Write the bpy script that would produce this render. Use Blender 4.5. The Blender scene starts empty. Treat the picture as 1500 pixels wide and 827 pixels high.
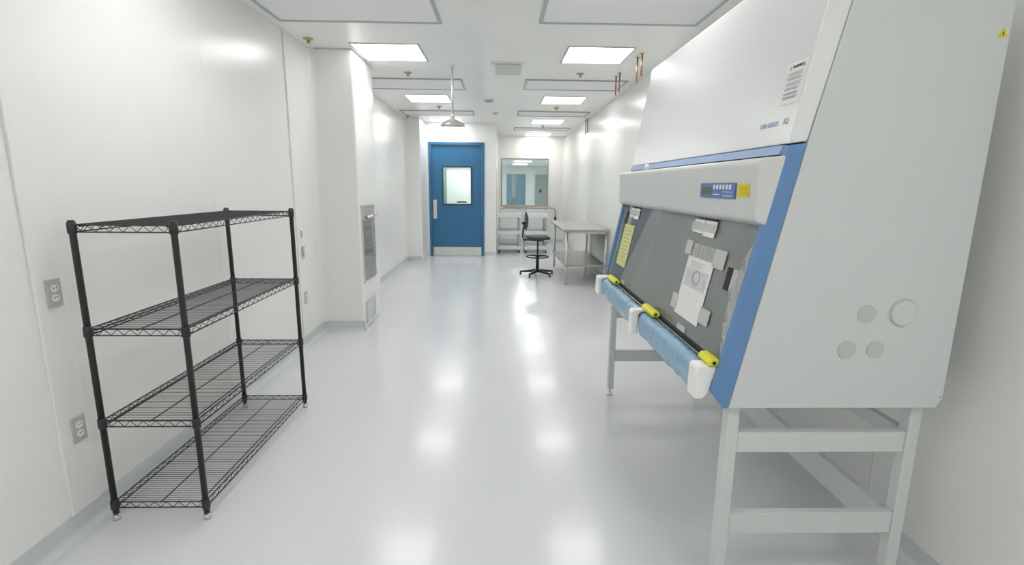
import bpy, bmesh, math, random
from mathutils import Vector, Matrix
random.seed(7)
C = bpy.context.scene.collection
S = bpy.context.scene
PI = math.pi

# ------------------------------------------------------------------ camera
FPX, PITCH, YAW, ROLL = 735.91, 0.1902, 0.0250, 0.0091
cam = bpy.data.cameras.new('camera'); cam.sensor_width = 36.0; cam.lens = FPX/1500*36
cam.clip_start = 0.05; cam.clip_end = 100
co = bpy.data.objects.new('camera', cam); C.objects.link(co)
fwd = Vector((math.sin(YAW)*math.cos(PITCH), math.cos(YAW)*math.cos(PITCH), -math.sin(PITCH)))
rt = Vector((math.cos(YAW), -math.sin(YAW), 0)); up = rt.cross(fwd)
r2 = math.cos(ROLL)*rt + math.sin(ROLL)*up; u2 = -math.sin(ROLL)*rt + math.cos(ROLL)*up
m = Matrix.Identity(4)
for i in range(3):
    m[i][0], m[i][1], m[i][2] = r2[i], u2[i], -fwd[i]
m[0][3], m[1][3], m[2][3] = 0, 0, 1.5
co.matrix_world = m
S.camera = co

# ------------------------------------------------------------------ world, view, light levels
w = bpy.data.worlds.new('world'); S.world = w; w.use_nodes = True
w.node_tree.nodes['Background'].inputs[0].default_value = (0.75, 0.8, 0.85, 1)
w.node_tree.nodes['Background'].inputs[1].default_value = 0.3
S.view_settings.view_transform = 'Standard'; S.view_settings.look = 'None'
S.view_settings.gamma = 1; S.view_settings.use_curve_mapping = False
S.view_settings.exposure = 0.22
LAMP = 9.0            # emission of the ceiling lights
S.cycles.max_bounces = 14; S.cycles.diffuse_bounces = 8; S.cycles.glossy_bounces = 6
S.cycles.transmission_bounces = 8; S.cycles.transparent_max_bounces = 12
CEIL = 2.76; XL = -1.82; XR = 1.68; YD = 10.75; YW = 13.4; XJ = -0.08; YB = -3.6

# ------------------------------------------------------------------ materials
def lin(c):
    return tuple(((v/255)/12.92 if v/255 <= .04045 else ((v/255+.055)/1.055)**2.4) for v in c)
def mat(name, rgb, rough=.5, metal=0, var=.03, scale=6, bump=0, bscale=60, spec=.5, coat=0):
    M = bpy.data.materials.new(name); M.use_nodes = True
    nt = M.node_tree; N = nt.nodes; b = N['Principled BSDF']
    c = lin(rgb)
    tc = N.new('ShaderNodeTexCoord'); nz = N.new('ShaderNodeTexNoise')
    nz.inputs['Scale'].default_value = scale; nz.inputs['Detail'].default_value = 4
    nt.links.new(tc.outputs['Object'], nz.inputs['Vector'])
    cr = N.new('ShaderNodeValToRGB')
    cr.color_ramp.elements[0].position = .3; cr.color_ramp.elements[1].position = .7
    cr.color_ramp.elements[0].color = (*[max(0, v*(1-var)) for v in c], 1)
    cr.color_ramp.elements[1].color = (*[min(1, v*(1+var)) for v in c], 1)
    nt.links.new(nz.outputs['Fac'], cr.inputs['Fac']); nt.links.new(cr.outputs['Color'], b.inputs['Base Color'])
    b.inputs['Roughness'].default_value = rough; b.inputs['Metallic'].default_value = metal
    b.inputs['Specular IOR Level'].default_value = spec
    if coat:
        b.inputs['Coat Weight'].default_value = coat; b.inputs['Coat Roughness'].default_value = .08
    if bump:
        n2 = N.new('ShaderNodeTexNoise'); n2.inputs['Scale'].default_value = bscale; n2.inputs['Detail'].default_value = 3
        nt.links.new(tc.outputs['Object'], n2.inputs['Vector'])
        bp = N.new('ShaderNodeBump'); bp.inputs['Strength'].default_value = bump; bp.inputs['Distance'].default_value = .004
        nt.links.new(n2.outputs['Fac'], bp.inputs['Height']); nt.links.new(bp.outputs['Normal'], b.inputs['Normal'])
    return M
def emit(name, rgb, s):
    M = bpy.data.materials.new(name); M.use_nodes = True; nt = M.node_tree; nt.nodes.clear()
    e = nt.nodes.new('ShaderNodeEmission'); o = nt.nodes.new('ShaderNodeOutputMaterial')
    e.inputs[0].default_value = (*rgb, 1); e.inputs[1].default_value = s
    nt.links.new(e.outputs[0], o.inputs[0]); return M
def glass(name, tint, ior=1.5, rough=.0, frost=0.0, frost_rgb=(200, 205, 205), crinkle=0):
    M = bpy.data.materials.new(name); M.use_nodes = True; nt = M.node_tree; N = nt.nodes; N.clear()
    o = N.new('ShaderNodeOutputMaterial'); t = N.new('ShaderNodeBsdfTransparent'); g = N.new('ShaderNodeBsdfGlossy')
    f = N.new('ShaderNodeFresnel'); mx = N.new('ShaderNodeMixShader')
    t.inputs[0].default_value = (*tint, 1); g.inputs['Roughness'].default_value = rough
    f.inputs['IOR'].default_value = ior
    nt.links.new(f.outputs[0], mx.inputs[0]); nt.links.new(g.outputs[0], mx.inputs[2])
    if frost:
        d = N.new('ShaderNodeBsdfDiffuse'); d.inputs[0].default_value = (*lin(frost_rgb), 1)
        m2 = N.new('ShaderNodeMixShader'); m2.inputs[0].default_value = frost
        nt.links.new(t.outputs[0], m2.inputs[1]); nt.links.new(d.outputs[0], m2.inputs[2]); nt.links.new(m2.outputs[0], mx.inputs[1])
    else: nt.links.new(t.outputs[0], mx.inputs[1])
    nt.links.new(mx.outputs[0], o.inputs[0])
    if crinkle:
        tc = N.new('ShaderNodeTexCoord'); nz = N.new('ShaderNodeTexNoise'); nz.inputs['Scale'].default_value = crinkle; nz.inputs['Detail'].default_value = 5
        nz.inputs['Distortion'].default_value = 1.5
        bp = N.new('ShaderNodeBump'); bp.inputs['Strength'].default_value = .8; bp.inputs['Distance'].default_value = .012
        nt.links.new(tc.outputs['Object'], nz.inputs['Vector']); nt.links.new(nz.outputs['Fac'], bp.inputs['Height'])
        for q in [g, f] + ([d] if frost else []): nt.links.new(bp.outputs['Normal'], q.inputs['Normal'])
    return M

M = dict(
 wall=mat('wall_panel_white', (236, 236, 233), .25, var=.012, scale=1.2, bump=.04, bscale=5, spec=.42),
 ceil=mat('ceiling_white', (242, 242, 238), .3, var=.015, scale=1.5),
 floor=mat('floor_epoxy', (214, 216, 219), .22, var=.02, scale=1.1, bump=.16, bscale=34, coat=.12),
 cove=mat('cove_grey', (205, 209, 210), .35, var=.03, scale=3),
 seam=mat('joint_grey', (200, 200, 196), .6),
 black=mat('black_epoxy', (42, 41, 40), .38, var=.08, scale=20),
 wire=mat('black_wire', (46, 48, 52), .32, var=.08, scale=20),
 chrome=mat('chrome', (225, 222, 216), .22, metal=1),
 steel=mat('brushed_steel', (218, 217, 212), .34, metal=.7, var=.04, scale=12),
 steel2=mat('satin_steel', (200, 201, 199), .4, metal=.7, var=.04, scale=9),
 tsteel=mat('table_steel', (172, 170, 162), .3, metal=.5, var=.04, scale=9),
 inner=mat('chamber_steel', (205, 210, 211), .4, metal=.1, var=.05, scale=4),
 blue=mat('door_blue', (46, 110, 152), .4, var=.04, scale=3, coat=.2),
 cblue=mat('cabinet_blue', (98, 138, 186), .42, var=.02),
 rblue=mat('rail_blue', (150, 172, 212), .4, var=.02),
 cgrey=mat('cabinet_grey', (206, 210, 209), .42, var=.012, scale=3),
 cwhite=mat('cabinet_white', (226, 228, 228), .25, var=.012, scale=2),
 hood=mat('hood_grey', (208, 210, 208), .3, var=.015, scale=3),
 stand=mat('stand_grey', (206, 210, 208), .4, var=.015),
 patch=mat('cap_grey', (188, 194, 188), .55, var=.03),
 hepa=mat('diffuser_grey', (240, 241, 242), .6, var=.02, scale=150),
 frame=mat('diffuser_frame', (176, 183, 184), .4, var=.02),
 white=mat('white_plastic', (236, 238, 238), .4, var=.02),
 cart=mat('cart_white', (226, 231, 234), .45, var=.02),
 cartg=mat('cart_grey', (176, 188, 194), .45, var=.02),
 foam=mat('white_foam', (240, 240, 238), .8, var=.02, bump=.3, bscale=40),
 rubber=mat('dark_rubber', (40, 40, 42), .6, var=.05),
 chair=mat('chair_grey', (58, 58, 64), .6, var=.06, scale=40),
 yellow=mat('yellow_clip', (226, 224, 40), .45, var=.05, scale=20),
 ylabel=mat('yellow_label', (222, 205, 30), .5, var=.04, scale=30),
 note=mat('yellow_note', (216, 214, 150), .6, var=.05, scale=20),
 paper=mat('paper_white', (232, 233, 232), .6, var=.02, scale=10),
 print=mat('print_grey', (165, 170, 172), .6), dark=mat('print_black', (30, 30, 32), .6),
 lcd=mat('lcd_dark', (78, 88, 80), .3), dblue=mat('keypad_blue', (86, 120, 176), .4),
 tblue=mat('text_blue', (168, 180, 216), .5), tgrey=mat('text_grey', (172, 175, 182), .5),
 orange=mat('print_orange', (228, 178, 148), .6),
 brass=mat('aged_brass', (190, 170, 132), .35, metal=.5, var=.1, scale=20),
 copper=mat('copper_tube', (170, 130, 105), .3, metal=.8, var=.1, scale=20),
 film=None, tape=None,
 socket=mat('socket_white', (236, 236, 232), .4), plate=mat('plate_steel', (186, 186, 181), .4, metal=.0),
 lamp=emit('lamp_face', (1.0, .992, .98), LAMP), lamp2=emit('far_lamp', (1, 1, .99), 30),
 g_door=glass('door_glass', (.93, .97, .95)), g_win=glass('window_glass', (.92, .96, .95)),
 g_sash=glass('sash_glass', (.72, .77, .77), 1.62, .012, .38, (202, 207, 205)),
 farwall=mat('far_wall', (224, 228, 226), .5), fargrey=mat('far_door_grey', (150, 160, 160), .5), farblue=mat('far_door_blue', (104, 138, 156), .4),
 gframe=mat('grey_green_frame', (120, 140, 136), .45),
)
M['film'] = glass('blue_film', (.6, .84, .97), 1.6, .1, .72, (158, 202, 234), 11)
M['tape'] = glass('clear_tape', (.85, .87, .85), 1.5, .2, .7, (232, 233, 230))
M['sheet'] = glass('clear_sheet', (.86, .88, .86), 1.5, .15, .6, (222, 224, 218), 22)

# ------------------------------------------------------------------ mesh helpers
class MB:
    def __init__(s): s.v = []; s.f = []; s.sm = []
    def add(s, vs, fs, smooth=False):
        n = len(s.v); s.v += [tuple(v) for v in vs]
        for f in fs: s.f.append([i+n for i in f]); s.sm.append(smooth)
        return s
    def box(s, x0, x1, y0, y1, z0, z1):
        vs = [(x, y, z) for x in (x0, x1) for y in (y0, y1) for z in (z0, z1)]
        return s.add(vs, [(0,1,3,2), (4,6,7,5), (0,4,5,1), (2,3,7,6), (0,2,6,4), (1,5,7,3)])
    def tube(s, pts, r, n=8, cap=True, smooth=True):
        pts = [Vector(p) for p in pts]; rs = r if isinstance(r, (list, tuple)) else [r]*len(pts)
        rings = []
        prev = None
        for i, p in enumerate(pts):
            a = pts[max(i-1, 0)]; b = pts[min(i+1, len(pts)-1)]; t = (b-a).normalized()
            if prev is None:
                ref = Vector((0,0,1)) if abs(t.z) < .9 else Vector((1,0,0)); u = t.cross(ref).normalized()
            else: u = (prev - t*prev.dot(t)).normalized()
            prev = u; v = t.cross(u)
            rings.append([p + (u*math.cos(2*PI*k/n) + v*math.sin(2*PI*k/n))*rs[i] for k in range(n)])
        vs = [q for rg in rings for q in rg]; fs = []
        for i in range(len(rings)-1):
            for k in range(n): fs.append((i*n+k, i*n+(k+1)%n, (i+1)*n+(k+1)%n, (i+1)*n+k))
        if cap: fs.append(tuple(range(n))[::-1]); fs.append(tuple((len(rings)-1)*n+k for k in range(n)))
        return s.add(vs, fs, smooth)
    def lathe(s, prof, cx, cy, n=24, cap=True):
        vs = [(cx+r*math.cos(2*PI*k/n), cy+r*math.sin(2*PI*k/n), z) for r, z in prof for k in range(n)]
        fs = [(i*n+k, i*n+(k+1)%n, (i+1)*n+(k+1)%n, (i+1)*n+k) for i in range(len(prof)-1) for k in range(n)]
        if cap: fs.append(tuple(range(n))[::-1]); fs.append(tuple((len(prof)-1)*n+k for k in range(n)))
        return s.add(vs, fs, True)
    def prism(s, poly, y0, y1, axis='y'):
        def P(a, b, t): return (a, t, b) if axis == 'y' else ((t, a, b) if axis == 'x' else (a, b, t))
        n = len(poly); vs = [P(a, b, y0) for a, b in poly] + [P(a, b, y1) for a, b in poly]
        fs = [tuple(range(n)), tuple(range(2*n-1, n-1, -1))] + [(i, i+n, (i+1)%n+n, (i+1)%n) for i in range(n)]
        return s.add(vs, fs)
    def disc(s, c, nrm, r, t, n=24, r2=None):
        nrm = Vector(nrm); c = Vector(c); return s.tube([c, c+nrm*t], [r, r2 or r], n, True, False)
ORG = {}
def build(mb, name, mt, parent=None, origin=None, bevel=0, seg=2, fix=True):
    o0 = ORG[parent.as_pointer()] if parent is not None else Vector(origin or (0, 0, 0))
    me = bpy.data.meshes.new(name)
    me.from_pydata([tuple(Vector(v)-o0) for v in mb.v], [], mb.f)
    for p, sm in zip(me.polygons, mb.sm): p.use_smooth = sm
    if fix:
        b = bmesh.new(); b.from_mesh(me); bmesh.ops.recalc_face_normals(b, faces=b.faces); b.to_mesh(me); b.free()
    me.materials.append(mt)
    o = bpy.data.objects.new(name, me); C.objects.link(o)
    if parent is not None: o.parent = parent
    else: o.location = o0
    ORG[o.as_pointer()] = o0
    if bevel:
        md = o.modifiers.new('bevel', 'BEVEL'); md.width = bevel; md.segments = seg; md.limit_method = 'ANGLE'
        md.harden_normals = False
    return o
def tag(o, label=None, cat=None, group=None, kind=None):
    for k, v in (('label', label), ('category', cat), ('group', group), ('kind', kind)):
        if v: o[k] = v
    return o
def thing(name, loc, label, cat, group=None):
    o = bpy.data.objects.new(name, None); C.objects.link(o); o.location = loc; o.empty_display_size = .1
    ORG[o.as_pointer()] = Vector(loc); return tag(o, label, cat, group)
def struct(mb, name, mt, bevel=0, label=None):
    return tag(build(mb, name, mt, bevel=bevel), label, kind='structure')
def copy_thing(root, loc, label=None, group=None):
    def cp(o, par):
        c = o.copy(); C.objects.link(c); c.parent = par
        for ch in list(o.children): cp(ch, c)
        return c
    kids = list(root.children)
    r = root.copy(); C.objects.link(r); r.location = loc; ORG[r.as_pointer()] = Vector(loc)
    for k in kids: cp(k, r)
    if label: r['label'] = label
    if group: r['group'] = group
    return r
def text_mesh(txt, size, pos, xdir, ydir, name, mt, parent, depth=.0006, align='LEFT', label=None):
    cu = bpy.data.curves.new(name, 'FONT'); cu.body = txt; cu.size = size; cu.extrude = depth; cu.align_x = align; cu.align_y = 'BOTTOM'
    t = bpy.data.objects.new(name, cu); C.objects.link(t)
    dg = bpy.context.evaluated_depsgraph_get(); me = bpy.data.meshes.new_from_object(t.evaluated_get(dg))
    bpy.data.objects.remove(t); me.name = name
    x = Vector(xdir).normalized(); y = Vector(ydir).normalized(); z = x.cross(y)
    mx = Matrix(((x[0], y[0], z[0], 0), (x[1], y[1], z[1], 0), (x[2], y[2], z[2], 0), (0, 0, 0, 1)))
    mx.translation = Vector(pos)-ORG[parent.as_pointer()]
    me.transform(mx); me.materials.clear(); me.materials.append(mt)
    o = bpy.data.objects.new(name, me); C.objects.link(o); o.parent = parent; ORG[o.as_pointer()] = ORG[parent.as_pointer()]
    if label: o['label'] = label
    return o

# ------------------------------------------------------------------ setting
struct(MB().box(-2.2, 2.2, YB-.3, YW+.14, -.12, 0), 'floor', M['floor'])
struct(MB().box(XL-.2, XR+.2, YB-.2, YW+.02, CEIL, CEIL+.1), 'ceiling', M['ceil'])
def wall_run(name, x0, x1, ys, inward, zmax=CEIL, pmat=None):
    """backing wall in Y plus its panels, each panel proud of recessed joints"""
    wl = struct(MB().box(x0, x1, ys[0], ys[-1], 0, zmax), name, M['seam'])
    xf = x1 if inward > 0 else x0
    for a, b in zip(ys[:-1], ys[1:]):
        g = .0012
        build(MB().box(min(xf, xf+inward*.006), max(xf, xf+inward*.006), a+g, b-g, .0, zmax), 'wall_panel', M['wall'], wl, bevel=.001, seg=1)
    return wl
wall_run('wall_left', XL-.126, XL-.006, [YB, -1.75, -.49, .77, 2.03, 3.29, 4.55, 5.12, 5.88, 7.1, 8.32, 9.5, YD], 1)
wall_run('wall_right', XR+.006, XR+.126, [YB, -1.75, -.49, .77, 2.03, 3.29, 4.55, 5.81, 7.07, 8.33, 9.59, 10.85, 12.11, YW], -1)
struct(MB().box(XL-.12, XR+.12, YB-.12, YB, 0, CEIL), 'wall_back', M['wall'])
# bump-outs on the left
struct(MB().box(XL-.0, -1.41, 5.12, 5.88, 0, CEIL), 'wall_pass_through', M['wall'], bevel=.018)
struct(MB().box(XL-.0, -1.535, 9.97, YD, 0, CEIL), 'wall_corner_left', M['wall'], bevel=.018)
# door wall (opening for the door) and return to the window bay
DX0, DX1, DZ = -1.488, -.329, 2.37
mb = MB().box(XL, DX0, YD, YD+.14, 0, CEIL).box(DX1, XJ, YD, YD+.14, 0, CEIL).box(DX0, DX1, YD, YD+.14, DZ, CEIL)
struct(mb, 'wall_door', M['wall'])
struct(MB().box(XJ-.12, XJ, YD+.14, YW, 0, CEIL), 'wall_bay', M['wall'])
WX0, WX1, WZ0, WZ1 = .03, 1.26, .975, 2.20
mb = MB().box(XJ-.12, WX0, YW, YW+.14, 0, CEIL).box(WX1, XR+.12, YW, YW+.14, 0, CEIL).box(WX0, WX1, YW, YW+.14, 0, WZ0).box(WX0, WX1, YW, YW+.14, WZ1, CEIL)
struct(mb, 'wall_window', M['wall'])
# coved base: curved skirting rising from the floor
def cove(name, p0, p1, nrm, h=.10, r=.035):
    n = Vector((nrm[0], nrm[1], 0)); p0 = Vector((*p0, 0)); p1 = Vector((*p1, 0))
    prof = [(.0005, h), (.004, h)] + [(.004+r*(1-math.cos(a)), .001+r*(1-math.sin(a))) for a in [PI/2*k/5 for k in range(6)]][0:0]
    for k in range(7):
        a = PI/2*k/6; prof.append((.004+r-r*math.cos(a), r-r*math.sin(a)+.0015))
    prof += [(.004+r+.012, .0012), (.004+r+.012, .0003), (.0005, .0003)]
    m2 = MB(); k = len(prof)
    vs = [p0+n*a+Vector((0, 0, z)) for a, z in prof] + [p1+n*a+Vector((0, 0, z)) for a, z in prof]
    m2.add(vs, [(i, (i+1)%k, (i+1)%k+k, i+k) for i in range(k)] + [tuple(range(k)), tuple(range(2*k-1, k-1, -1))])
    return struct(m2, name, M['cove'])
cove('baseboard_left', (XL, YB), (XL, 5.12), (1, 0)); cove('baseboard_pass_through', (XL, 5.12), (-1.41, 5.12), (0, -1))
cove('baseboard_left_far', (XL, 5.88), (XL, 9.97), (1, 0)); cove('baseboard_corner', (XL, 9.97), (-1.535, 9.97), (0, -1))
cove('baseboard_pass_side', (-1.41, 5.12), (-1.41, 5.18), (1, 0))
cove('baseboard_right', (XR, YB), (XR, YW), (-1, 0)); cove('baseboard_door_wall', (DX1, YD), (XJ, YD), (0, -1))
cove('baseboard_bay', (XJ, YD), (XJ, YW), (1, 0)); cove('baseboard_window_wall', (XJ, YW), (XR, YW), (0, -1))
# raceway strips on the left wall and corner trims
struct(MB().box(XL, XL+.012, 1.955, 2.105, .10, CEIL), 'trim_1', M['wall'], bevel=.002)
struct(MB().box(XL, XL+.012, 4.53, 4.70, .10, CEIL), 'trim_2', M['wall'], bevel=.002)
for i, (x, y, sx, sy) in enumerate([(XL, 5.12, 1, -1), (XL, 9.97, 1, -1), (XJ, YW, 1, -1), (XR, YW, -1, -1)]):
    r = .06; pts = [(x, y)] + [(x+sx*(r-r*math.sin(a)), y+sy*(r-r*math.cos(a))) for a in [PI/2*k/6 for k in range(7)]]
    struct(MB().prism(pts, .1, CEIL, 'z'), 'trim_%d' % (i+3), M['wall'])

# rooms beyond the door and the window
struct(MB().box(-2.0, XJ-.12, YD+.14, 13.3, -.1, 0), 'floor_vestibule', M['floor'])
struct(MB().box(-2.0, XJ-.12, YD+.14, 13.3, 2.5, 2.6), 'ceiling_vestibule', M['ceil'])
struct(MB().box(-2.1, -2.0, YD+.14, 13.3, 0, 2.5).box(-2.0, XJ-.12, 13.2, 13.3, 0, 2.5), 'wall_vestibule', M['farwall'])
struct(MB().box(-1.47, -1.37, 12.95, 13.2, 0, 2.4).box(-1.37, -.45, 12.95, 13.2, 2.06, 2.16), 'door_3', M['gframe'])
struct(MB().box(-1.3, 3.0, YW+.14, 24.2, -.12, 0), 'floor_far_room', M['floor'])
struct(MB().box(-1.3, 3.0, YW+.14, 24.2, 2.4, 2.5), 'ceiling_far_room', M['ceil'])
struct(MB().box(-1.4, -1.3, YW+.14, 24.2, 0, 2.4).box(3.0, 3.1, YW+.14, 24.2, 0, 2.4).box(-1.3, 3.0, 24.2, 24.3, 0, 2.4), 'wall_far_room', M['farwall'])
d4 = struct(MB().box(.32, 1.20, 24.13, 24.2, 0, 2.03), 'door_4', M['farblue']); build(MB().box(.56, .72, 24.12, 24.135, .95, 2.0), 'pane', M['fargrey'], d4)
d5 = struct(MB().box(1.66, 2.5, 24.13, 24.2, 0, 2.03), 'door_5', M['fargrey']); build(MB().box(1.86, 1.96, 24.08, 24.13, 1.2, 1.34), 'handle', M['dark'], d5)
for x, y, zc, ww, ll in ((.85, 19.2, 2.4, .6, .6), (.85, 22.0, 2.4, .6, .6), (.85, 15.2, 2.4, .6, .6), (-1.0, 12.2, 2.5, .6, .6)):
    t = thing('ceiling_light', (x, y, zc), {19.2: 'upper of the two lights seen through the viewing window', 22.0: 'lower of the two lights seen through the viewing window', 15.2: 'ceiling light just behind the viewing window, above its top edge', 12.2: 'ceiling light in the room behind the blue door'}[y], 'light')
    build(MB().box(x-ww/2-.02, x+ww/2+.02, y-ll/2-.02, y+ll/2+.02, zc-.008, zc), 'frame', M['white'], t)
    build(MB().box(x-ww/2, x+ww/2, y-ll/2, y+ll/2, zc-.012, zc-.008), 'diffuser', M['lamp2'], t)

# door_1
def ring(m2, x0, x1, z0, z1, wd, y0, y1):
    m2.box(x0, x0+wd, y0, y1, z0, z1).box(x1-wd, x1, y0, y1, z0, z1).box(x0+wd, x1-wd, y0, y1, z0, z0+wd).box(x0+wd, x1-wd, y0, y1, z1-wd, z1); return m2
d = tag(thing('door_1', (-.9, YD, 0), None, None), kind='structure')
m2 = MB(); f = .052; m2.box(DX0, DX0+f, YD-.02, YD+.12, 0, DZ).box(DX1-f, DX1, YD-.02, YD+.12, 0, DZ).box(DX0+f, DX1-f, YD-.02, YD+.12, DZ-f, DZ)
build(m2, 'door_frame', M['blue'], d, bevel=.003)
a0, a1, zt = DX0+f+.004, DX1-f-.004, DZ-f-.004; p0, p1, q0, q1 = -1.20, -.605, 1.105, 1.875
m2 = MB().box(a0, p0, YD+.03, YD+.075, .008, zt).box(p1, a1, YD+.03, YD+.075, .008, zt).box(p0, p1, YD+.03, YD+.075, .008, q0).box(p0, p1, YD+.03, YD+.075, q1, zt)
leaf = build(m2, 'door_leaf', M['blue'], d)
build(ring(MB(), p0-.02, p1+.02, q0-.02, q1+.02, .032, YD+.02, YD+.03), 'window_bead', mat('bead_dark', (52, 72, 88), .4), d, bevel=.002)
build(MB().box(p0, p1, YD+.05, YD+.056, q0, q1), 'pane', M['g_door'], d)
build(MB().box(-1.41, -1.335, YD+.018, YD+.030, .80, 1.195), 'push_plate', M['steel'], d, bevel=.003)
build(MB().box(a0+.01, a1-.01, YD+.018, YD+.030, .012, .195), 'kick_plate', M['steel'], d, bevel=.002)
build(MB().prism([(-.93, 1.135), (-.90, 1.165), (-.73, 1.165), (-.70, 1.15), (-.72, 1.135)], YD+.10, YD+.16), 'handle', M['dark'], d)

# window_1
wn = tag(thing('window_1', (.64, YW, 1), None, None), kind='structure')
build(ring(MB(), WX0, WX1, WZ0, WZ1, .024, YW-.015, YW+.10), 'window_frame', mat('window_steel', (150, 148, 132), .4, metal=.4), wn, bevel=.003)
build(MB().box(WX0+.03, WX1-.03, YW+.03, YW+.036, WZ0+.03, WZ1-.03), 'pane', M['g_win'], wn)

# ------------------------------------------------------------------ ceiling fixtures
def light(x, y, label, group=None):
    t = thing('ceiling_light', (x, y, CEIL), label, 'light', group); h = .30
    build(ring(MB(), x-h-.018, x+h+.018, 0, 1, .018, 0, 1) if False else
          MB().box(x-h-.018, x-h, y-h-.018, y+h+.018, CEIL-.006, CEIL).box(x+h, x+h+.018, y-h-.018, y+h+.018, CEIL-.006, CEIL)
          .box(x-h, x+h, y-h-.018, y-h, CEIL-.006, CEIL).box(x-h, x+h, y+h, y+h+.018, CEIL-.006, CEIL), 'frame', M['frame'], t)
    build(MB().box(x-h, x+h, y-h, y+h, CEIL-.004, CEIL-.001), 'diffuser', M['lamp'], t); return t
ords = ['nearest', 'second', 'third', 'farthest']
LY = [5.24, 7.88, 10.42, 13.02]
for i in range(3): light(-1.065, LY[i]-(.06 if i == 2 else 0), 'bright square ceiling light, %s of the left row%s' % (['nearest', 'middle', 'farthest'][i], ' behind the shower head' if i == 2 else ' in view'))
for i in range(4): light(.936, LY[i]-(.05 if i == 3 else 0), 'bright square ceiling light, %s of the four in the right row' % ords[i])
for y in (2.6, -.02, -2.6):
    for x in (-1.065, .936): light(x, y, 'ceiling light out of view, %s, %s side' % ({2.6: 'ahead of and above the camera', -.02: 'right above the camera', -2.6: 'behind the camera'}[y], 'left' if x < 0 else 'right'))
def diffuser(x0, x1, y0, y1, label):
    xc, yc = (x0+x1)/2, (y0+y1)/2; t = thing('air_diffuser', (xc, yc, CEIL), label, 'air vent')
    wd = .028; m2 = MB().box(x0, x0+wd, y0, y1, CEIL-.014, CEIL).box(x1-wd, x1, y0, y1, CEIL-.014, CEIL).box(x0+wd, x1-wd, y0, y0+wd, CEIL-.014, CEIL).box(x0+wd, x1-wd, y1-wd, y1, CEIL-.014, CEIL)
    build(m2, 'frame', M['frame'], t, bevel=.004)
    build(MB().box(x0+wd, x1-wd, y0+wd, y1-wd, CEIL-.007, CEIL-.001), 'perforated_face', M['hepa'], t)
for i, (y0, y1) in enumerate([(3.66, 4.30), (6.43, 7.10), (9.07, 9.62)]):
    diffuser(-1.74, -.465, y0, y1, 'wide grey ceiling air diffuser, %s on the left side' % ['nearest', 'second', 'third'][i])
for i, (y0, y1) in enumerate([(3.62, 4.25), (6.40, 7.03), (9.02, 9.60), (11.5, 12.05)]):
    diffuser(.30, 1.55, y0, y1, 'wide grey ceiling air diffuser, %s on the right side' % ords[i])
# sprinklers
def sprinkler(x, y):
    t = thing('sprinkler', (x, y, CEIL), 'x', 'sprinkler')
    build(MB().lathe([(.045, CEIL), (.04, CEIL-.01), (.018, CEIL-.014), (.014, CEIL-.014)], x, y), 'escutcheon', M['brass'], t)
    build(MB().lathe([(.009, CEIL-.014), (.009, CEIL-.024), (.004, CEIL-.028), (.004, CEIL-.035)], x, y, 12).tube([(x-.009, y, CEIL-.018), (x-.014, y, CEIL-.028), (x, y, CEIL-.036)], .003, 6).tube([(x+.009, y, CEIL-.018), (x+.014, y, CEIL-.028), (x, y, CEIL-.036)], .003, 6), 'body', M['brass'], t)
    build(MB().disc((x, y, CEIL-.038), (0, 0, 1), .02, .003), 'deflector', M['brass'], t); return t
s0 = sprinkler(-1.70, 4.80); s0['label'] = 'brass ceiling sprinkler beside the left wall, nearest of all'
for x, y, lb in ((-1.06, 6.12, 'brass sprinkler between the first light and second diffuser on the left'), (.91, 6.06, 'brass sprinkler between the first light and second diffuser on the right'),
                 (.92, 8.62, 'brass sprinkler beyond the second light of the right row'), (.91, 11.15, 'small sprinkler beyond the third light of the right row'),
                 (-1.0, 8.62, 'brass sprinkler beyond the second light of the left row'), (-1.72, 9.80, 'small sprinkler at the far left corner by the wall projection')):
    copy_thing(s0, (x, y, CEIL), lb)
# ceiling box, smoke detectors
t = thing('ceiling_box', (.08, 5.75, CEIL), 'flat white box fixed to the ceiling between the two light rows', 'access point')
build(MB().box(-.10, .27, 5.55, 5.72, CEIL-.012, CEIL), 'mounting_plate', M['white'], t, bevel=.003)
build(MB().box(-.055, .22, 5.58, 5.69, CEIL-.105, CEIL-.012), 'housing', M['cgrey'], t, bevel=.012)  # white housing coloured grey to paint in the shade on its front
for x, y, r, lb in ((-.175, 7.9, .085, 'low white disc detector on the ceiling right of the shower pipe'), (-.085, 9.2, .055, 'small round detector on the ceiling nearer the door wall')):
    t = thing('smoke_detector', (x, y, CEIL), lb, 'detector')
    build(MB().lathe([(r, CEIL), (r, CEIL-.012)], x, y), 'base', M['white'], t)
    build(MB().lathe([(r*.8, CEIL-.012), (r*.75, CEIL-.03), (r*.4, CEIL-.038)], x, y), 'cover', M['frame'], t)
# emergency shower
sx, sy = -.522, 5.75; t = thing('emergency_shower', (sx, sy, CEIL), 'chrome emergency shower head hanging from the ceiling on a long pipe', 'shower')
build(MB().lathe([(.035, CEIL), (.033, CEIL-.008), (.016, CEIL-.02)], sx, sy), 'flange', M['chrome'], t)
build(MB().tube([(sx, sy, CEIL-.01), (sx, sy, 2.245)], .0135, 16), 'pipe', M['steel'], t)
build(MB().lathe([(.018, 2.262), (.024, 2.255), (.024, 2.235), (.018, 2.228)], sx, sy), 'coupling', M['chrome'], t)
build(MB().lathe([(.018, 2.23), (.028, 2.222), (.03, 2.212), (.06, 2.20), (.10, 2.182), (.122, 2.165), (.128, 2.150), (.138, 2.144), (.138, 2.138), (.11, 2.138), (.10, 2.145)], sx, sy, 36), 'shower_head', M['chrome'], t)
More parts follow.
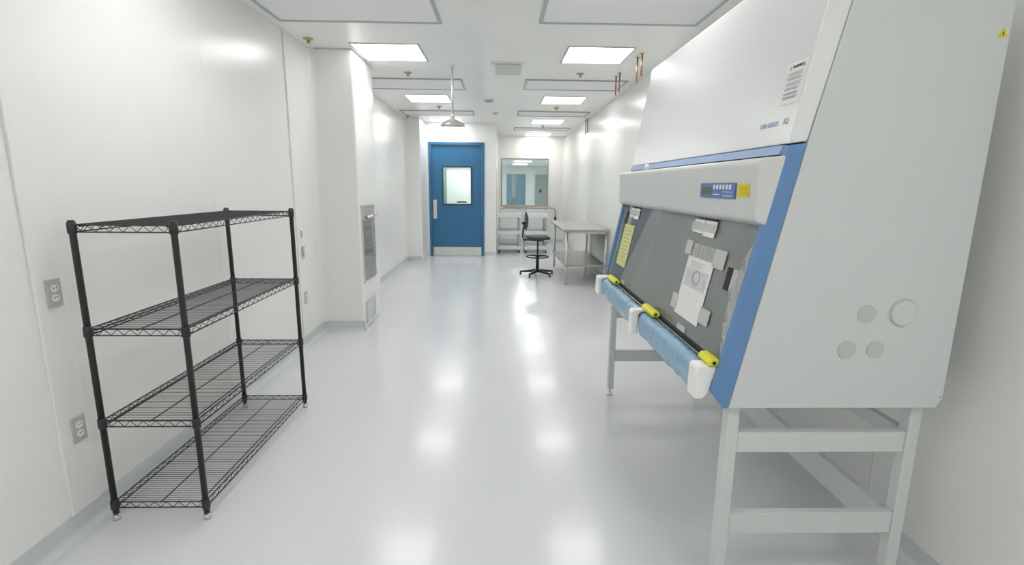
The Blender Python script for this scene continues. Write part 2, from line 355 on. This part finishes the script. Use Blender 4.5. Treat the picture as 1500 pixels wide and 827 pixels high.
# pairs of hanging tube stubs by the right wall
for i, (x, y, z0, z1, lb) in enumerate([(1.345, 6.16, 2.55, CEIL, 'left one of the middle pair of thin copper rods hanging by the right wall'),
        (1.345, 5.98, 2.55, CEIL, 'right one of the middle pair of thin copper rods hanging by the right wall'),
        (1.355, 5.27, 2.52, CEIL, 'left one of the nearest pair of thin copper rods, just above the cabinet'),
        (1.36, 5.12, 2.55, CEIL, 'right one of the nearest pair of thin copper rods, just above the cabinet'),
        (1.655, 10.1, 2.49, CEIL, 'left one of the farthest pair of thin rods at the right wall'), (1.655, 9.9, 2.50, CEIL, 'right one of the farthest pair of thin rods at the right wall')]):
    t = thing('hanging_rod', (x, y, z1), lb, 'rod')
    build(MB().tube([(x, y, z0), (x, y, z1-.004)], .0085, 10), 'tube', M['copper'], t)
    build(MB().lathe([(.02, z1), (.02, z1-.006)], x, y, 16), 'collar', M['brass'], t)

# ------------------------------------------------------------------ wall fixtures
def outlet(y, z, label, wide=.07, tall=.115, pm='plate', xb=XL+.012, rocker=False):
    t = thing('wall_outlet' if not rocker else 'wall_switch', (xb, y, z), label, 'outlet' if not rocker else 'switch')
    build(MB().box(xb, xb+.006, y-wide/2, y+wide/2, z-tall/2, z+tall/2), 'plate', M[pm], t, bevel=.002)
    if rocker: build(MB().box(xb+.006, xb+.011, y-.017, y+.017, z-.033, z+.033), 'rocker', M['plate'], t, bevel=.002)
    else:
        for dz in (-.0195, .0195):
            pts = [(y+.0165*math.cos(a), z+dz+min(.0135, max(-.0135, .0165*math.sin(a)))) for a in [2*PI*k/20 for k in range(20)]]
            s = build(MB().prism(pts, xb+.006, xb+.010, 'x'), 'socket', M['socket'], t)
            build(MB().box(xb+.010, xb+.0105, y-.008, y-.005, z+dz-.002, z+dz+.008).box(xb+.010, xb+.0105, y+.005, y+.008, z+dz-.002, z+dz+.008), 'slots', M['dark'], s)
        build(MB().tube([(xb+.006, y, z), (xb+.008, y, z)], .003, 8), 'screw', M['steel'], t)
outlet(2.033, 1.056, 'upper steel double outlet at the near left end of the wall')
outlet(2.045, .459, 'lower steel double outlet at the near left, below the other one')
outlet(4.607, 1.052, 'white switch plate on the left wall beyond the shelf, topmost of three', pm='socket', rocker=True)
outlet(4.625, .88, 'grey steel plate on the left wall beyond the shelf, middle of three', pm='plate', rocker=True)
outlet(4.625, .46, 'lowest of the three wall plates beyond the shelf, a double outlet')
# pass-through window in the projecting wall
xb = -1.41; t = thing('pass_through_window', (xb, 5.42, .48), 'tall steel framed pass-through window with a lever handle', 'window')
m2 = MB(); y0, y1, z0, z1, fw = 5.165, 5.675, .48, 1.295, .022
m2.box(xb, xb+.014, y0, y0+fw, z0, z1).box(xb, xb+.014, y1-fw, y1, z0, z1).box(xb, xb+.014, y0+fw, y1-fw, z0, z0+fw).box(xb, xb+.014, y0+fw, y1-fw, z1-fw, z1)
build(m2, 'frame', M['steel'], t, bevel=.002)
build(MB().box(xb+.001, xb+.004, y0+fw, y1-fw, z0+fw, z1-fw), 'back_plate', M['steel2'], t)
build(MB().box(xb+.004, xb+.009, y0+fw+.005, y1-fw-.005, 1.14, z1-fw-.004), 'header_panel', mat('header_grey', (176, 174, 172), .4), t)
build(MB().box(xb+.008, xb+.011, y0+fw+.006, y1-fw-.006, z0+fw+.006, 1.13), 'pane', M['g_sash'], t)
for k in range(3): build(MB().box(xb+.004, xb+.008, y0+fw+.006, y1-fw-.006, .62+.13*k, .628+.13*k), 'shelf_line', M['steel'], t)
build(MB().tube([(xb+.01, 5.30, 1.165), (xb+.05, 5.30, 1.165)], .014, 12).tube([(xb+.045, 5.27, 1.165), (xb+.05, 5.42, 1.172), (xb+.055, 5.60, 1.185)], [.012, .011, .009], 10), 'handle', M['chrome'], t)
def grille(xb, nx, y0, y1, z0, z1, label, n, hor=True):
    t = thing('air_return_grille', (xb, (y0+y1)/2, z0), label, 'air vent'); e = xb+nx*.012
    a, b = min(xb, e), max(xb, e)
    m2 = MB(); fw = .022; m2.box(a, b, y0, y0+fw, z0, z1).box(a, b, y1-fw, y1, z0, z1).box(a, b, y0+fw, y1-fw, z0, z0+fw).box(a, b, y0+fw, y1-fw, z1-fw, z1)
    build(m2, 'frame', M['steel2'], t, bevel=.002)
    build(MB().box(min(xb, xb+nx*.002), max(xb, xb+nx*.002), y0+fw, y1-fw, z0+fw, z1-fw), 'backing', M['inner'], t)
    c0, c1 = xb+nx*.003, xb+nx*.011
    first = None
    for k in range(n):
        z = z0+fw+(k+.5)*(z1-z0-2*fw)/n
        if first is None:
            first = build(MB().prism([(c0, z+.004), (c0, z+.006), (c1, z-.004), (c1, z-.006)], y0+fw, y1-fw), 'louvre', M['steel2'], t); zf = z
        else:
            c = first.copy(); C.objects.link(c); c.location.z = z-zf
grille(-1.41, 1, 5.20, 5.575, .05, .285, 'small low steel return grille under the pass-through window', 12)
grille(XR, -1, 7.75, 9.22, .22, .80, 'wide grey return grille low on the right wall behind the steel table', 26)

# ------------------------------------------------------------------ black wire shelving unit
PX, PY, PW, PL = -1.7313, 2.0784, .405, 1.170
t = thing('shelving_unit', (PX+PW/2, PY+PL/2, 0), 'black wire shelving unit with four tiers standing along the left wall', 'shelving unit')
for x in (PX, PX+PW):
    for y in (PY, PY+PL):
        p = build(MB().lathe([(.0127, .03), (.0127, 1.335), (.0135, 1.336), (.0135, 1.345), (.010, 1.348)], x, y, 16), 'post', M['black'], t)
        build(MB().lathe([(.006, .02), (.006, .034)], x, y, 10).lathe([(.016, .0), (.016, .016), (.013, .022)], x, y, 16), 'levelling_foot', M['chrome'], p)
def zig(m2, a, b, z0, z1, n):
    a = Vector(a); b = Vector(b); pts = []
    for k in range(2*n+1): q = a.lerp(b, k/(2*n)); pts.append((q.x, q.y, z0 if k % 2 else z1))
    for p, q in zip(pts[:-1], pts[1:]): m2.tube([p, q], .0016, 5, False)
SZ = [1.328, .892, .478, .085]
shelves = []
for si, z in enumerate(SZ):
    m2 = MB(); e = .008
    for (x0, y0, x1, y1, n) in ((PX+.012, PY, PX+PW-.012, PY, 7), (PX+.012, PY+PL, PX+PW-.012, PY+PL, 7), (PX, PY+.012, PX, PY+PL-.012, 21), (PX+PW, PY+.012, PX+PW, PY+PL-.012, 21)):
        m2.tube([(x0, y0, z), (x1, y1, z)], .003, 6); m2.tube([(x0, y0, z-.028), (x1, y1, z-.028)], .003, 6)
        zig(m2, (x0, y0, 0), (x1, y1, 0), z-.027, z-.001, n)
    sh = build(m2, 'shelf', M['wire'], t)
    shelves.append(sh)
    for fx in (.07, .5, .93):
        x = PX+PW*fx; build(MB().tube([(x, PY, z-.005), (x, PY+PL, z-.005)], .0026, 6), 'support_rod', M['black'], sh)
    for x in (PX, PX+PW):
        for y in (PY, PY+PL):
            build(MB().lathe([(.0132, z+.012), (.0165, z+.009), (.0175, z-.028), (.0155, z-.034), (.0132, z-.036)], x, y, 16), 'collar', M['black'], sh)
wz = SZ[0]; wm = None; nW = 68
for sh, z in zip(shelves, SZ):
    for k in range(nW):
        y = PY+.014+(PL-.028)*k/(nW-1)
        if wm is None:
            o = build(MB().tube([(PX, y, z), (PX+PW, y, z)], .0013, 5, False), 'wire', M['wire'], sh); wm = o.data; y00 = y
        else:
            o = bpy.data.objects.new('wire', wm); C.objects.link(o); o.parent = sh; o.location = (0, y-y00, z-wz)

# ------------------------------------------------------------------ stand under the cabinet
SX0, SX1, SY0, SY1 = .79, 1.452, 1.62, 3.50
t = thing('cabinet_stand', ((SX0+SX1)/2, 2.55, 0), 'light grey steel four-legged stand carrying the biosafety cabinet', 'stand')
for x in (SX0, SX1):
    for y in (SY0, SY1-.05):
        xx0, xx1 = (x, x+.042) if x == SX0 else (x-.018, x+.024)
        lg = build(MB().box(xx0, xx1, y-.022, y+.022, .05, .766), 'leg', M['stand'], t, bevel=.004)
        build(MB().lathe([(.008, .06), (.008, .02)], (xx0+xx1)/2, y, 10).lathe([(.018, .0), (.018, .012), (.01, .02)], (xx0+xx1)/2, y, 14), 'levelling_foot', M['steel'], lg)
for y in (SY0, SY1-.05):
    for z0, z1 in ((.585, .662), (.262, .346)): build(MB().box(SX0+.042, SX1-.018, y-.016, y+.016, z0, z1), 'cross_rail', M['stand'], t, bevel=.004)
for z0, z1 in ((.60, .66), (.205, .325)): build(MB().box(SX1-.012, SX1+.018, SY0+.022, SY1-.072, z0, z1), 'long_rail', M['stand'], t, bevel=.004)

# ------------------------------------------------------------------ biosafety cabinet
CY0, CY1 = 1.57, 3.45
cab = thing('biosafety_cabinet', (1.15, 2.51, .767), 'large grey and blue biosafety cabinet with a sloping glass sash', 'cabinet')
sp = [(.775, .767), (.942, 1.639), (.997, 1.894), (1.073, 2.25), (1.515, 2.25), (1.510, .80), (1.49, .767)]
near = build(MB().prism(sp, CY0, CY0+.03), 'side_panel', M['cgrey'], cab, bevel=.004)
build(MB().prism(sp, CY1-.03, CY1), 'side_panel', M['cgrey'], cab, bevel=.004)
bp = [(.773, .767), (.757, .767), (.719, .815), (.885, 1.63), (.940, 1.637)]
build(MB().prism(bp, CY0-.001, CY0+.035), 'blue_end_trim', M['cblue'], cab, bevel=.003)
build(MB().prism(bp, CY1-.035, CY1+.001), 'blue_end_trim', M['cblue'], cab, bevel=.003)
hp = [(.885, 1.634), (.985, 2.25), (1.0715, 2.25), (.9955, 1.894), (.9405, 1.642)]
front = build(MB().prism(hp, CY0, CY1), 'upper_front_panel', M['cwhite'], cab, bevel=.006)
build(MB().prism([(.872, 1.603), (.886, 1.633), (.95, 1.633), (.95, 1.603)], CY0+.0355, CY1-.0355), 'blue_rail', M['rblue'], cab, bevel=.002)
build(MB().lathe([(.012, 1.60), (.014, 1.622), (.008, 1.632)], .868, 3.03, 16), 'knob', M['white'], cab)
build(MB().box(1.03, 1.505, CY0+.032, CY1-.032, 1.46, 2.245), 'plenum', M['cgrey'], cab)
build(MB().box(1.40, 1.50, CY0+.032, CY1-.032, .80, 1.459), 'chamber_back', M['inner'], cab)
build(MB().box(.862, 1.40, CY0+.045, CY1-.045, 1.44, 1.459), 'chamber_ceiling', M['inner'], cab)
build(MB().box(.775, 1.40, CY0+.036, CY1-.036, .85, .885), 'work_surface', M['steel2'], cab, bevel=.004)
build(MB().prism([(.757, .769), (.727, .81), (.735, .85), (.775, .85), (1.5, .85), (1.5, .769)], CY0+.036, CY1-.036), 'base_pan', M['cgrey'], cab)
for y0 in (CY0+.031, CY1-.036): build(MB().prism([(.79, .886), (.895, 1.43), (1.399, 1.43), (1.399, .886)], y0, y0+.004), 'chamber_side', M['inner'], cab)
hd = [(.882, 1.600), (.808, 1.592), (.80, 1.58), (.802, 1.405), (.812, 1.392), (.850, 1.378), (.882, 1.385)]
hood = build(MB().prism(hd, CY0+.0, CY1-.03), 'control_hood', M['hood'], cab, bevel=.007, seg=3)
gx = lambda z: .747+.2*(z-.819)
sl = Vector((.2, 0, 1)).normalized()
gl = [(gx(.905), .905), (gx(1.378), 1.378), (gx(1.378)+.006, 1.378), (gx(.905)+.006, .905)]
build(MB().prism(gl, CY0+.037, CY1-.037), 'sash_glass', M['g_sash'], cab)
build(MB().box(gx(.9)-.008, gx(.9)+.014, CY0+.037, CY1-.037, .888, .905), 'sash_edge', M['dark'], cab, bevel=.002)
for y in (CY0+.037, CY1-.053):
    build(MB().prism([(gx(.91)-.006, .91), (gx(1.37)-.006, 1.37), (gx(1.37)-.001, 1.37), (gx(.91)-.001, .91)], y, y+.016), 'sash_gasket', M['sheet'], cab)
build(MB().prism([(.698, .81), (.698, .872), (.708, .886), (.755, .890), (.755, .853), (.732, .80)], CY0+.115, CY1-.037), 'armrest', M['steel2'], cab, bevel=.006)
for y, z in ((3.31, 1.30), (1.725, 1.18)):
    build(MB().prism([(gx(z-.04)-.005, z-.04), (gx(z+.04)-.005, z+.04), (gx(z+.04)-.001, z+.04), (gx(z-.04)-.001, z-.04)], y-.0, y+.04), 'latch_block', M['dark'], cab)
build(MB().prism([(gx(1.14)-.004, 1.14), (gx(1.22)-.004, 1.22), (gx(1.22)-.001, 1.22), (gx(1.14)-.001, 1.14)], 1.66, 1.724), 'latch_plate', M['steel2'], cab)
# ports on the near side
for (x, z, r) in ((1.203, 1.098, .031), (1.153, .975, .031), (1.250, .975, .030)):
    build(MB().disc((x, CY0-.001, z), (0, -1, 0), r, .0015, 32), 'port_cap', M['patch'], cab)
pc = build(MB().disc((1.324, CY0-.001, 1.103), (0, -1, 0), .046, .006, 40, .044), 'port_ring', M['patch'], cab)
build(MB().disc((1.324, CY0-.007, 1.103), (0, -1, 0), .040, .0015, 40), 'port_cap', M['cgrey'], pc)
# hazard triangle
hz = MB().prism([(1.4745, 1.946), (1.5055, 1.946), (1.490, 1.974)], CY0-.0012, CY0-.0002)
tr = build(hz, 'hazard_sticker', M['ylabel'], cab); tr['label'] = 'yellow triangular hazard sticker'
build(MB().prism([(1.4895, 1.951), (1.4875, 1.958), (1.4905, 1.958), (1.4885, 1.967), (1.4935, 1.956), (1.4905, 1.956), (1.4925, 1.951)], CY0-.0018, CY0-.0013), 'bolt_mark', M['dark'], tr)
for z in (.80, .775): build(MB().disc((1.500, CY0-.0008, z+.008), (0, -1, 0), .004, .003, 10), 'screw', M['steel2'], cab)
# keypad on hood
def xbox(x0, x1, y0, y1, z0, z1): return MB().box(x0, x1, y0, y1, z0, z1)
kp = build(xbox(.7955, .8005, 1.712, 2.012, 1.462, 1.516), 'control_panel', M['dblue'], cab, bevel=.001)
kp['label'] = 'blue keypad panel'
build(xbox(.795, .7955, 1.905, 1.998, 1.474, 1.502), 'display', M['lcd'], kp)
for k in range(6): build(xbox(.7945, .7954, 1.873-k*.026, 1.888-k*.026, 1.494, 1.510), 'button', M['white'], kp)
m2 = xbox(.7949, .7954, 1.83, 1.89, 1.474, 1.477)
for k in range(4): m2.box(.7949, .7954, 1.735+k*.02, 1.748+k*.02, 1.470, 1.473); m2.box(.7949, .7954, 1.735+k*.02, 1.748+k*.02, 1.484, 1.486)
tag(build(m2, 'small_print', M['white'], kp), kind='stuff')
yl = build(xbox(.798, .8004, 1.622, 1.698, 1.470, 1.512), 'warning_label', M['ylabel'], cab); yl['label'] = 'yellow warning label'
m2 = MB()
for k in range(5): m2.box(.7975, .7979, 1.63, 1.69, 1.476+k*.0068, 1.4775+k*.0068)
tag(build(m2, 'small_print', mat('print_brown', (150, 130, 30), .6), yl), kind='stuff')
# sticker and lettering on the upper front panel
fx = lambda z: .885+(z-1.634)*(.1/.616)
def on_front(y0, y1, z0, z1, off, th=.0006):
    return MB().prism([(fx(z0)-off-th, z0), (fx(z1)-off-th, z1), (fx(z1)-off, z1), (fx(z0)-off, z0)], y0, y1)
st = build(on_front(1.580, 1.690, 1.760, 1.888, .0004, .001), 'instruction_sticker', M['paper'], cab); st['label'] = 'printed warning sticker'
m2 = MB()
rows = [(1.858, 1.846), (1.843, 1.833), (1.827, 1.816), (1.812, 1.803), (1.797, 1.788), (1.784, 1.776)]
rng = random.Random(3)
for zt, zb in rows:
    n = 3
    for k in range(n):
        z = zt-(k+.5)*(zt-zb)/n; y1_ = 1.680; y0_ = 1.592+rng.random()*.02
        q = on_front(y0_, y1_, z-.0009, z+.0009, .0016, .0003); m2.add(q.v, q.f)
tag(build(m2, 'small_print', M['print'], st), kind='stuff')
m2 = MB()
for yy in (1.672, 1.598):
    z = 1.872; q = MB().prism([(yy-.008, z-.007), (yy+.008, z-.007), (yy, z+.007)], fx(z)-.0026, fx(z)-.0018, 'x'); m2.add(q.v, q.f)
build(m2, 'warning_triangles', M['orange'], st)
upv = (.1/.616, 0, 1)
text_mesh('WARNING', .0125, (fx(1.867)-.002, 1.661, 1.867), (0, -1, 0), upv, 'lettering', M['dark'], st, .0004)
text_mesh('1300 SERIES', .0235, (fx(1.690)-.0012, 1.785, 1.692), (0, -1, 0), upv, 'lettering', M['tblue'], cab, .0004, label='pale blue lettering')
text_mesh('A2', .028, (fx(1.692)-.0012, 1.640, 1.692), (0, -1, 0), upv, 'lettering', M['tgrey'], cab, .0004, label='grey lettering')

# things attached to the sash
def on_glass(y0, y1, z0, z1, off, th=.001):
    return MB().prism([(gx(z0)-off-th, z0), (gx(z1)-off-th, z1), (gx(z1)-off, z1), (gx(z0)-off, z0)], y0, y1)
t = thing('document_sleeve', (gx(.96), 2.01, .96), 'white printed sheet in a clear sleeve taped to the sash glass', 'document')
build(on_glass(1.885, 2.145, .962, 1.212, .003), 'sheet', M['paper'], t)
build(on_glass(1.885, 2.15, 1.205, 1.268, .0015), 'sleeve_flap', M['sheet'], t)
m2 = MB()
for k in range(7):
    q = on_glass(1.96+.012*(k % 3), 2.10, 1.195-.004*k-.001, 1.195-.004*k, .0045, .0003); m2.add(q.v, q.f)
tag(build(m2, 'small_print', M['print'], t), kind='stuff')
build(on_glass(1.905, 2.125, 1.09, 1.165, .0042, .0003), 'picture', mat('grey_picture', (205, 206, 206), .6, var=.12, scale=30), t)
m2 = MB(); rg = [(2.01+.035*math.cos(a), 1.135+.026*math.sin(a)) for a in [2*PI*k/20 for k in range(21)]]
m2.tube([(gx(z)-.0052, y, z) for y, z in rg], .0022, 6)
build(m2, 'drawn_ring', M['print'], t)
for (a, b, c, e) in ((2.13, 2.20, 1.215, 1.275), (1.80, 1.90, 1.20, 1.27), (2.135, 2.20, .975, 1.04), (1.80, 1.89, .985, 1.045)):
    build(on_glass(a, b, c, e, .0055, .0006), 'tape', M['tape'], t)
t = thing('yellow_note', (gx(1.0), 3.19, 1.0), 'pale yellow paper note stuck at the far end of the sash', 'note')
build(on_glass(3.09, 3.315, 1.00, 1.262, .003), 'sheet', M['note'], t)
m2 = MB()
for k in range(9):
    q = on_glass(3.12, 3.285-.01*(k % 3), 1.03+.024*k, 1.033+.024*k, .0042, .0003); m2.add(q.v, q.f)
tag(build(m2, 'small_print', mat('print_olive', (150, 148, 90), .6), t), kind='stuff')
for i, (y, wd) in enumerate(((2.06, .23), (3.14, .2))):
    t = thing('taped_foam_pad', (gx(1.34), y, 1.31), ['pair of taped white pads under the hood above the document', 'taped white pad under the hood at the far end of the sash'][i], 'pad')
    for k in (0, 1):
        a = y-wd/2+k*wd/2; build(on_glass(a+.003, a+wd/2-.003, 1.312-.008*(1-k), 1.368, .004, .005), 'pad', M['foam'], t, bevel=.003)
    build(on_glass(y-wd/2+.01, y+wd/2-.04, 1.3685, 1.375, .005, .004), 'clip', M['dark'], t)
    build(on_glass(y-wd/2-.01, y+wd/2+.01, 1.322, 1.356, .0102, .0005), 'tape', M['tape'], t)
# crumpled clear sheet hanging near the end of the sash
m2 = MB(); n1, n2 = 26, 6; rr = random.Random(5)
vs = []
for i in range(n1):
    z = .93+.42*i/(n1-1); wmax = .02+.06*math.sin(PI*min(1, i/(n1-1)*1.1))
    for j in range(n2): vs.append((gx(z)-.005-rr.random()*.008, 1.615+wmax*j/(n2-1)*(.8+.4*rr.random()), z))
m2.add(vs, [(i*n2+j, i*n2+j+1, (i+1)*n2+j+1, (i+1)*n2+j) for i in range(n1-1) for j in range(n2-1)], True)
o = build(m2, 'plastic_sheet', M['sheet'], None, (gx(.93), 1.63, .93)); md = o.modifiers.new('s', 'SOLIDIFY'); md.thickness = .0006
tag(o, 'crumpled clear plastic sheet beside the blue end of the sash', 'plastic sheet')
# blue film over the armrest
def film(y0, y1, label, seed):
    rr = random.Random(seed); prof = [(.742, .893), (.722, .893), (.704, .888), (.694, .874), (.691, .855), (.691, .835), (.693, .815), (.698, .795), (.708, .780), (.722, .772)]
    n1 = 60; n2 = len(prof); vs = []
    ph = [rr.random()*6 for _ in range(6)]
    for i in range(n1):
        y = y0+(y1-y0)*i/(n1-1)
        for j, (x, z) in enumerate(prof):
            k = j/(n2-1); a = .004*math.sin(y*17+ph[0]+k*9)+.0025*math.sin(y*41+ph[1]-k*13+2*math.sin(y*9))+.002*(rr.random()-.5)
            vs.append((x-.003-abs(a)*(.3+k), y, z+a*.5*k-.006*k*math.sin((y-y0)/(y1-y0)*PI)))
    m2 = MB().add(vs, [(i*n2+j, i*n2+j+1, (i+1)*n2+j+1, (i+1)*n2+j) for i in range(n1-1) for j in range(n2-1)], True)
    o = build(m2, 'plastic_film', M['film'], None, (.70, (y0+y1)/2, .78)); md = o.modifiers.new('s', 'SOLIDIFY'); md.thickness = .0007
    tag(o, label, 'plastic film', None)
film(1.69, 2.385, 'crinkled blue plastic film on the near half of the cabinet armrest', 1)
film(2.47, 3.30, 'crinkled blue plastic film on the far half of the cabinet armrest', 2)
for y0, y1, x0, lb in ((1.608, 1.682, .672, 'white foam block at the near end of the armrest'), (2.40, 2.46, .655, 'white foam block in the middle of the armrest'), (3.32, 3.41, .665, 'white foam block at the far end of the armrest')):
    m2 = MB().prism([(x0, .785), (x0, .892), (x0+.075, .905), (x0+.075, .893), (x0+.024, .889), (x0+.024, .785)], y0, y1) if False else MB().prism([(x0, .782), (x0, .890), (x0+.01, .902), (.745, .902), (.745, .8925), (.700, .8885), (.6895, .878), (.6895, .782)] if y0 > 2 else [(x0, .784), (x0, .890), (x0+.01, .901), (.745, .901), (.745, .857), (.730, .853), (.720, .808), (.70, .784)], y0, y1)
    tag(build(m2, 'foam_block', M['foam'], None, (x0, y0, .785), bevel=.005, seg=3), lb, 'foam')
for ya, yb, lb in ((1.60, 1.70, 'yellow clip at the near end of the sash'), (2.25, 2.43, 'yellow clip in the middle of the sash bottom edge'), (3.05, 3.26, 'yellow clip at the far end of the sash')):
    xc = .732; t = thing('yellow_clip', (xc, (ya+yb)/2, .902), lb, 'clip')
    build(MB().prism([(xc-.022, .9055), (xc-.024, .918), (xc-.012, .930), (xc+.010, .930), (xc+.016, .918), (xc+.014, .9055)], ya, yb), 'body', M['yellow'], t, bevel=.004)
    build(MB().disc((xc-.006, ya+.001, .917), (0, -1, 0), .006, .004, 14), 'screw', M['dark'], t)
# small fallen bit of white tape on armrest
for y, lb in ((1.98, 'small white tape tab on the sash edge under the document'), (3.0, 'small white tape tab on the sash edge toward its far end')):
    tag(build(on_glass(y, y+.09, .908, .932, .003, .001), 'tape_tab', M['tape'], None, (gx(.91), y, .91)), lb, 'tape')

# ------------------------------------------------------------------ steel table
TX0, TX1, TY0, TY1 = .955, 1.655, 7.54, 9.42
t = thing('steel_table', (1.3, 8.48, 0), 'long stainless steel work table with an undershelf at the right wall', 'table')
build(MB().box(TX0, TX1, TY0, TY1, .825, .862), 'tabletop', M['tsteel'], t, bevel=.006)
build(MB().box(TX0+.03, TX1-.02, TY0+.06, TY1-.06, .285, .315), 'undershelf', M['tsteel'], t, bevel=.004)
for x in (1.02, 1.622):
    for y in (7.63, 9.33):
        lg = build(MB().tube([(x, y, .03), (x, y, .825)], .0205, 16), 'leg', M['steel'], t)
        build(MB().lathe([(.013, .03), (.018, .018), (.012, .0)], x, y, 14), 'foot', M['steel2'], lg)
for y in (7.63, 9.33): build(MB().box(1.02, 1.622, y-.012, y+.012, .79, .825), 'top_brace', M['steel'], t)

# ------------------------------------------------------------------ chair
cx, cy = .645, 8.50
t = thing('lab_chair', (cx, cy, 0), 'dark grey drafting chair with footring and five-star base beside the steel table', 'chair')
def pad(cx, cy, cz, a, b, h, f, ex=2.6, nu=28, nv=8, wob=None):
    vs = []; 
    for j in range(nv+1):
        ph = -PI/2+PI*j/nv; rr_ = max(.02, math.cos(ph))**.45; zz = h/2*math.sin(ph)
        for i in range(nu):
            th = 2*PI*i/nu; c, s = math.cos(th), math.sin(th)
            px = a*math.copysign(abs(c)**(2/ex), c)*rr_; py = b*math.copysign(abs(s)**(2/ex), s)*rr_
            vs.append(f(px, py, zz))
    m2 = MB(); fs = [(j*nu+i, j*nu+(i+1)%nu, (j+1)*nu+(i+1)%nu, (j+1)*nu+i) for j in range(nv) for i in range(nu)]
    fs += [tuple(range(nu))[::-1], tuple(nv*nu+i for i in range(nu))]
    return m2.add(vs, fs, True)
build(pad(0, 0, 0, .215, .22, .065, lambda x, y, z: (cx+x, cy+y, .645+z-.25*max(0, x-.12)**1.0*.6+.1*max(0, -x-.1)*.6)), 'seat', M['chair'], t)
build(pad(0, 0, 0, .155, .20, .042, lambda x, y, z: (cx-.195+z-.35*(y*y)*-1*.6-.08*(x/.155)**2*.25, cy+y, .925+x)), 'backrest', M['chair'], t)
build(MB().box(cx-.10, cx+.10, cy-.09, cy+.09, .592, .612), 'seat_plate', M['rubber'], t, bevel=.004)
build(MB().tube([(cx-.08, cy, .60), (cx-.24, cy, .60), (cx-.262, cy, .66), (cx-.25, cy, .80), (cx-.225, cy, .90)], .013, 10), 'back_bracket', M['rubber'], t)
build(MB().tube([(cx-.235, cy, .88), (cx-.275, cy, .88)], .022, 14), 'back_knob', M['rubber'], t)
build(MB().tube([(cx, cy, .09), (cx, cy, .33)], .026, 16), 'column', M['rubber'], t)
build(MB().tube([(cx, cy, .33), (cx, cy, .60)], .014, 14), 'gas_lift', M['rubber'], t)
build(MB().tube([(cx+.02, cy-.05, .58), (cx+.16, cy-.10, .555)], .006, 8), 'lever', M['rubber'], t)
m2 = MB(); m2.tube([(cx+.185*math.cos(2*PI*k/32), cy+.185*math.sin(2*PI*k/32), .315) for k in range(33)], .011, 8, False)
for k in range(3):
    a = 2*PI*k/3+.3; m2.tube([(cx+.02*math.cos(a), cy+.02*math.sin(a), .325), (cx+.185*math.cos(a), cy+.185*math.sin(a), .315)], .008, 8)
m2.lathe([(.034, .345), (.034, .30)], cx, cy, 16)
build(m2, 'footring', M['rubber'], t)
for k in range(5):
    a = math.radians(168+72*k); d_ = Vector((math.cos(a), math.sin(a), 0)); n_ = Vector((-d_.y, d_.x, 0)); c_ = Vector((cx, cy, 0))
    vs = []
    for (r, hw, z0, z1) in ((.0, .028, .055, .105), (.30, .017, .035, .06)):
        for sgn in (-1, 1):
            for z in (z0, z1): vs.append(c_+d_*r+n_*hw*sgn+Vector((0, 0, z)))
    lg = build(MB().add(vs, [(0,1,3,2), (4,6,7,5), (0,4,5,1), (2,3,7,6), (0,2,6,4), (1,5,7,3)]), 'base_leg', M['rubber'], t, bevel=.005)
    e = c_+d_*.29; build(MB().lathe([(.02, .0), (.02, .02), (.01, .026), (.01, .04)], e.x, e.y, 14), 'glide', M['rubber'], lg)

# ------------------------------------------------------------------ utility carts
def cart(x0, label):
    x1 = x0+.52; y0, y1 = 11.30, 12.05; t = thing('utility_cart', ((x0+x1)/2, (y0+y1)/2, 0), label, 'cart')
    for z in (.845, .475, .13):
        m2 = MB().box(x0, x1, y0, y1, z-.045, z-.03)
        m2.box(x0, x1, y0, y0+.015, z-.03, z+.03).box(x0, x1, y1-.015, y1, z-.03, z+.03).box(x0, x0+.015, y0+.015, y1-.015, z-.03, z+.03).box(x1-.015, x1, y0+.015, y1-.015, z-.03, z+.03)
        build(m2, 'tray', M['cart'], t, bevel=.004)
    for x in (x0+.035, x1-.035):
        for y in (y0+.04, y1-.04):
            build(MB().box(x-.022, x+.022, y-.022, y+.022, .145, .80), 'post', M['cartg'], t, bevel=.005)
            c_ = build(MB().box(x-.018, x+.018, y-.02, y+.02, .060, .085), 'caster', M['steel2'], t)
            build(MB().tube([(x-.012, y, .035), (x+.012, y, .035)], .035, 18), 'wheel', M['rubber'], c_)
    build(MB().tube([(x0+.05, y1, .86), (x0+.05, y1+.06, .92), (x1-.05, y1+.06, .92), (x1-.05, y1, .86)], .014, 10), 'push_handle', M['cart'], t)
cart(-.045, 'white three-shelf utility cart beside the door wall, left of the pair')
cart(.56, 'white three-shelf utility cart behind the chair, right of the pair')
# bent pipe rail under the window
t = thing('pipe_rail', (1.0, YW, .92), 'thin bent beige pipe below the viewing window ending in a dark valve', 'pipe')
yp = YW-.05
build(MB().tube([(.10, yp, .935), (1.36, yp, .935), (1.42, yp, .92), (1.455, yp, .88), (1.462, yp, .78), (1.462, yp, .70)], .013, 10), 'pipe', M['brass'], t)
for x in (.07, .52, .68, 1.2): build(MB().box(x-.012, x+.012, yp-.012, YW, .89, .925), 'bracket', M['brass'], t)
build(MB().lathe([(.02, .70), (.032, .685), (.032, .64), (.018, .62)], 1.462, yp, 14), 'valve', M['rubber'], t)
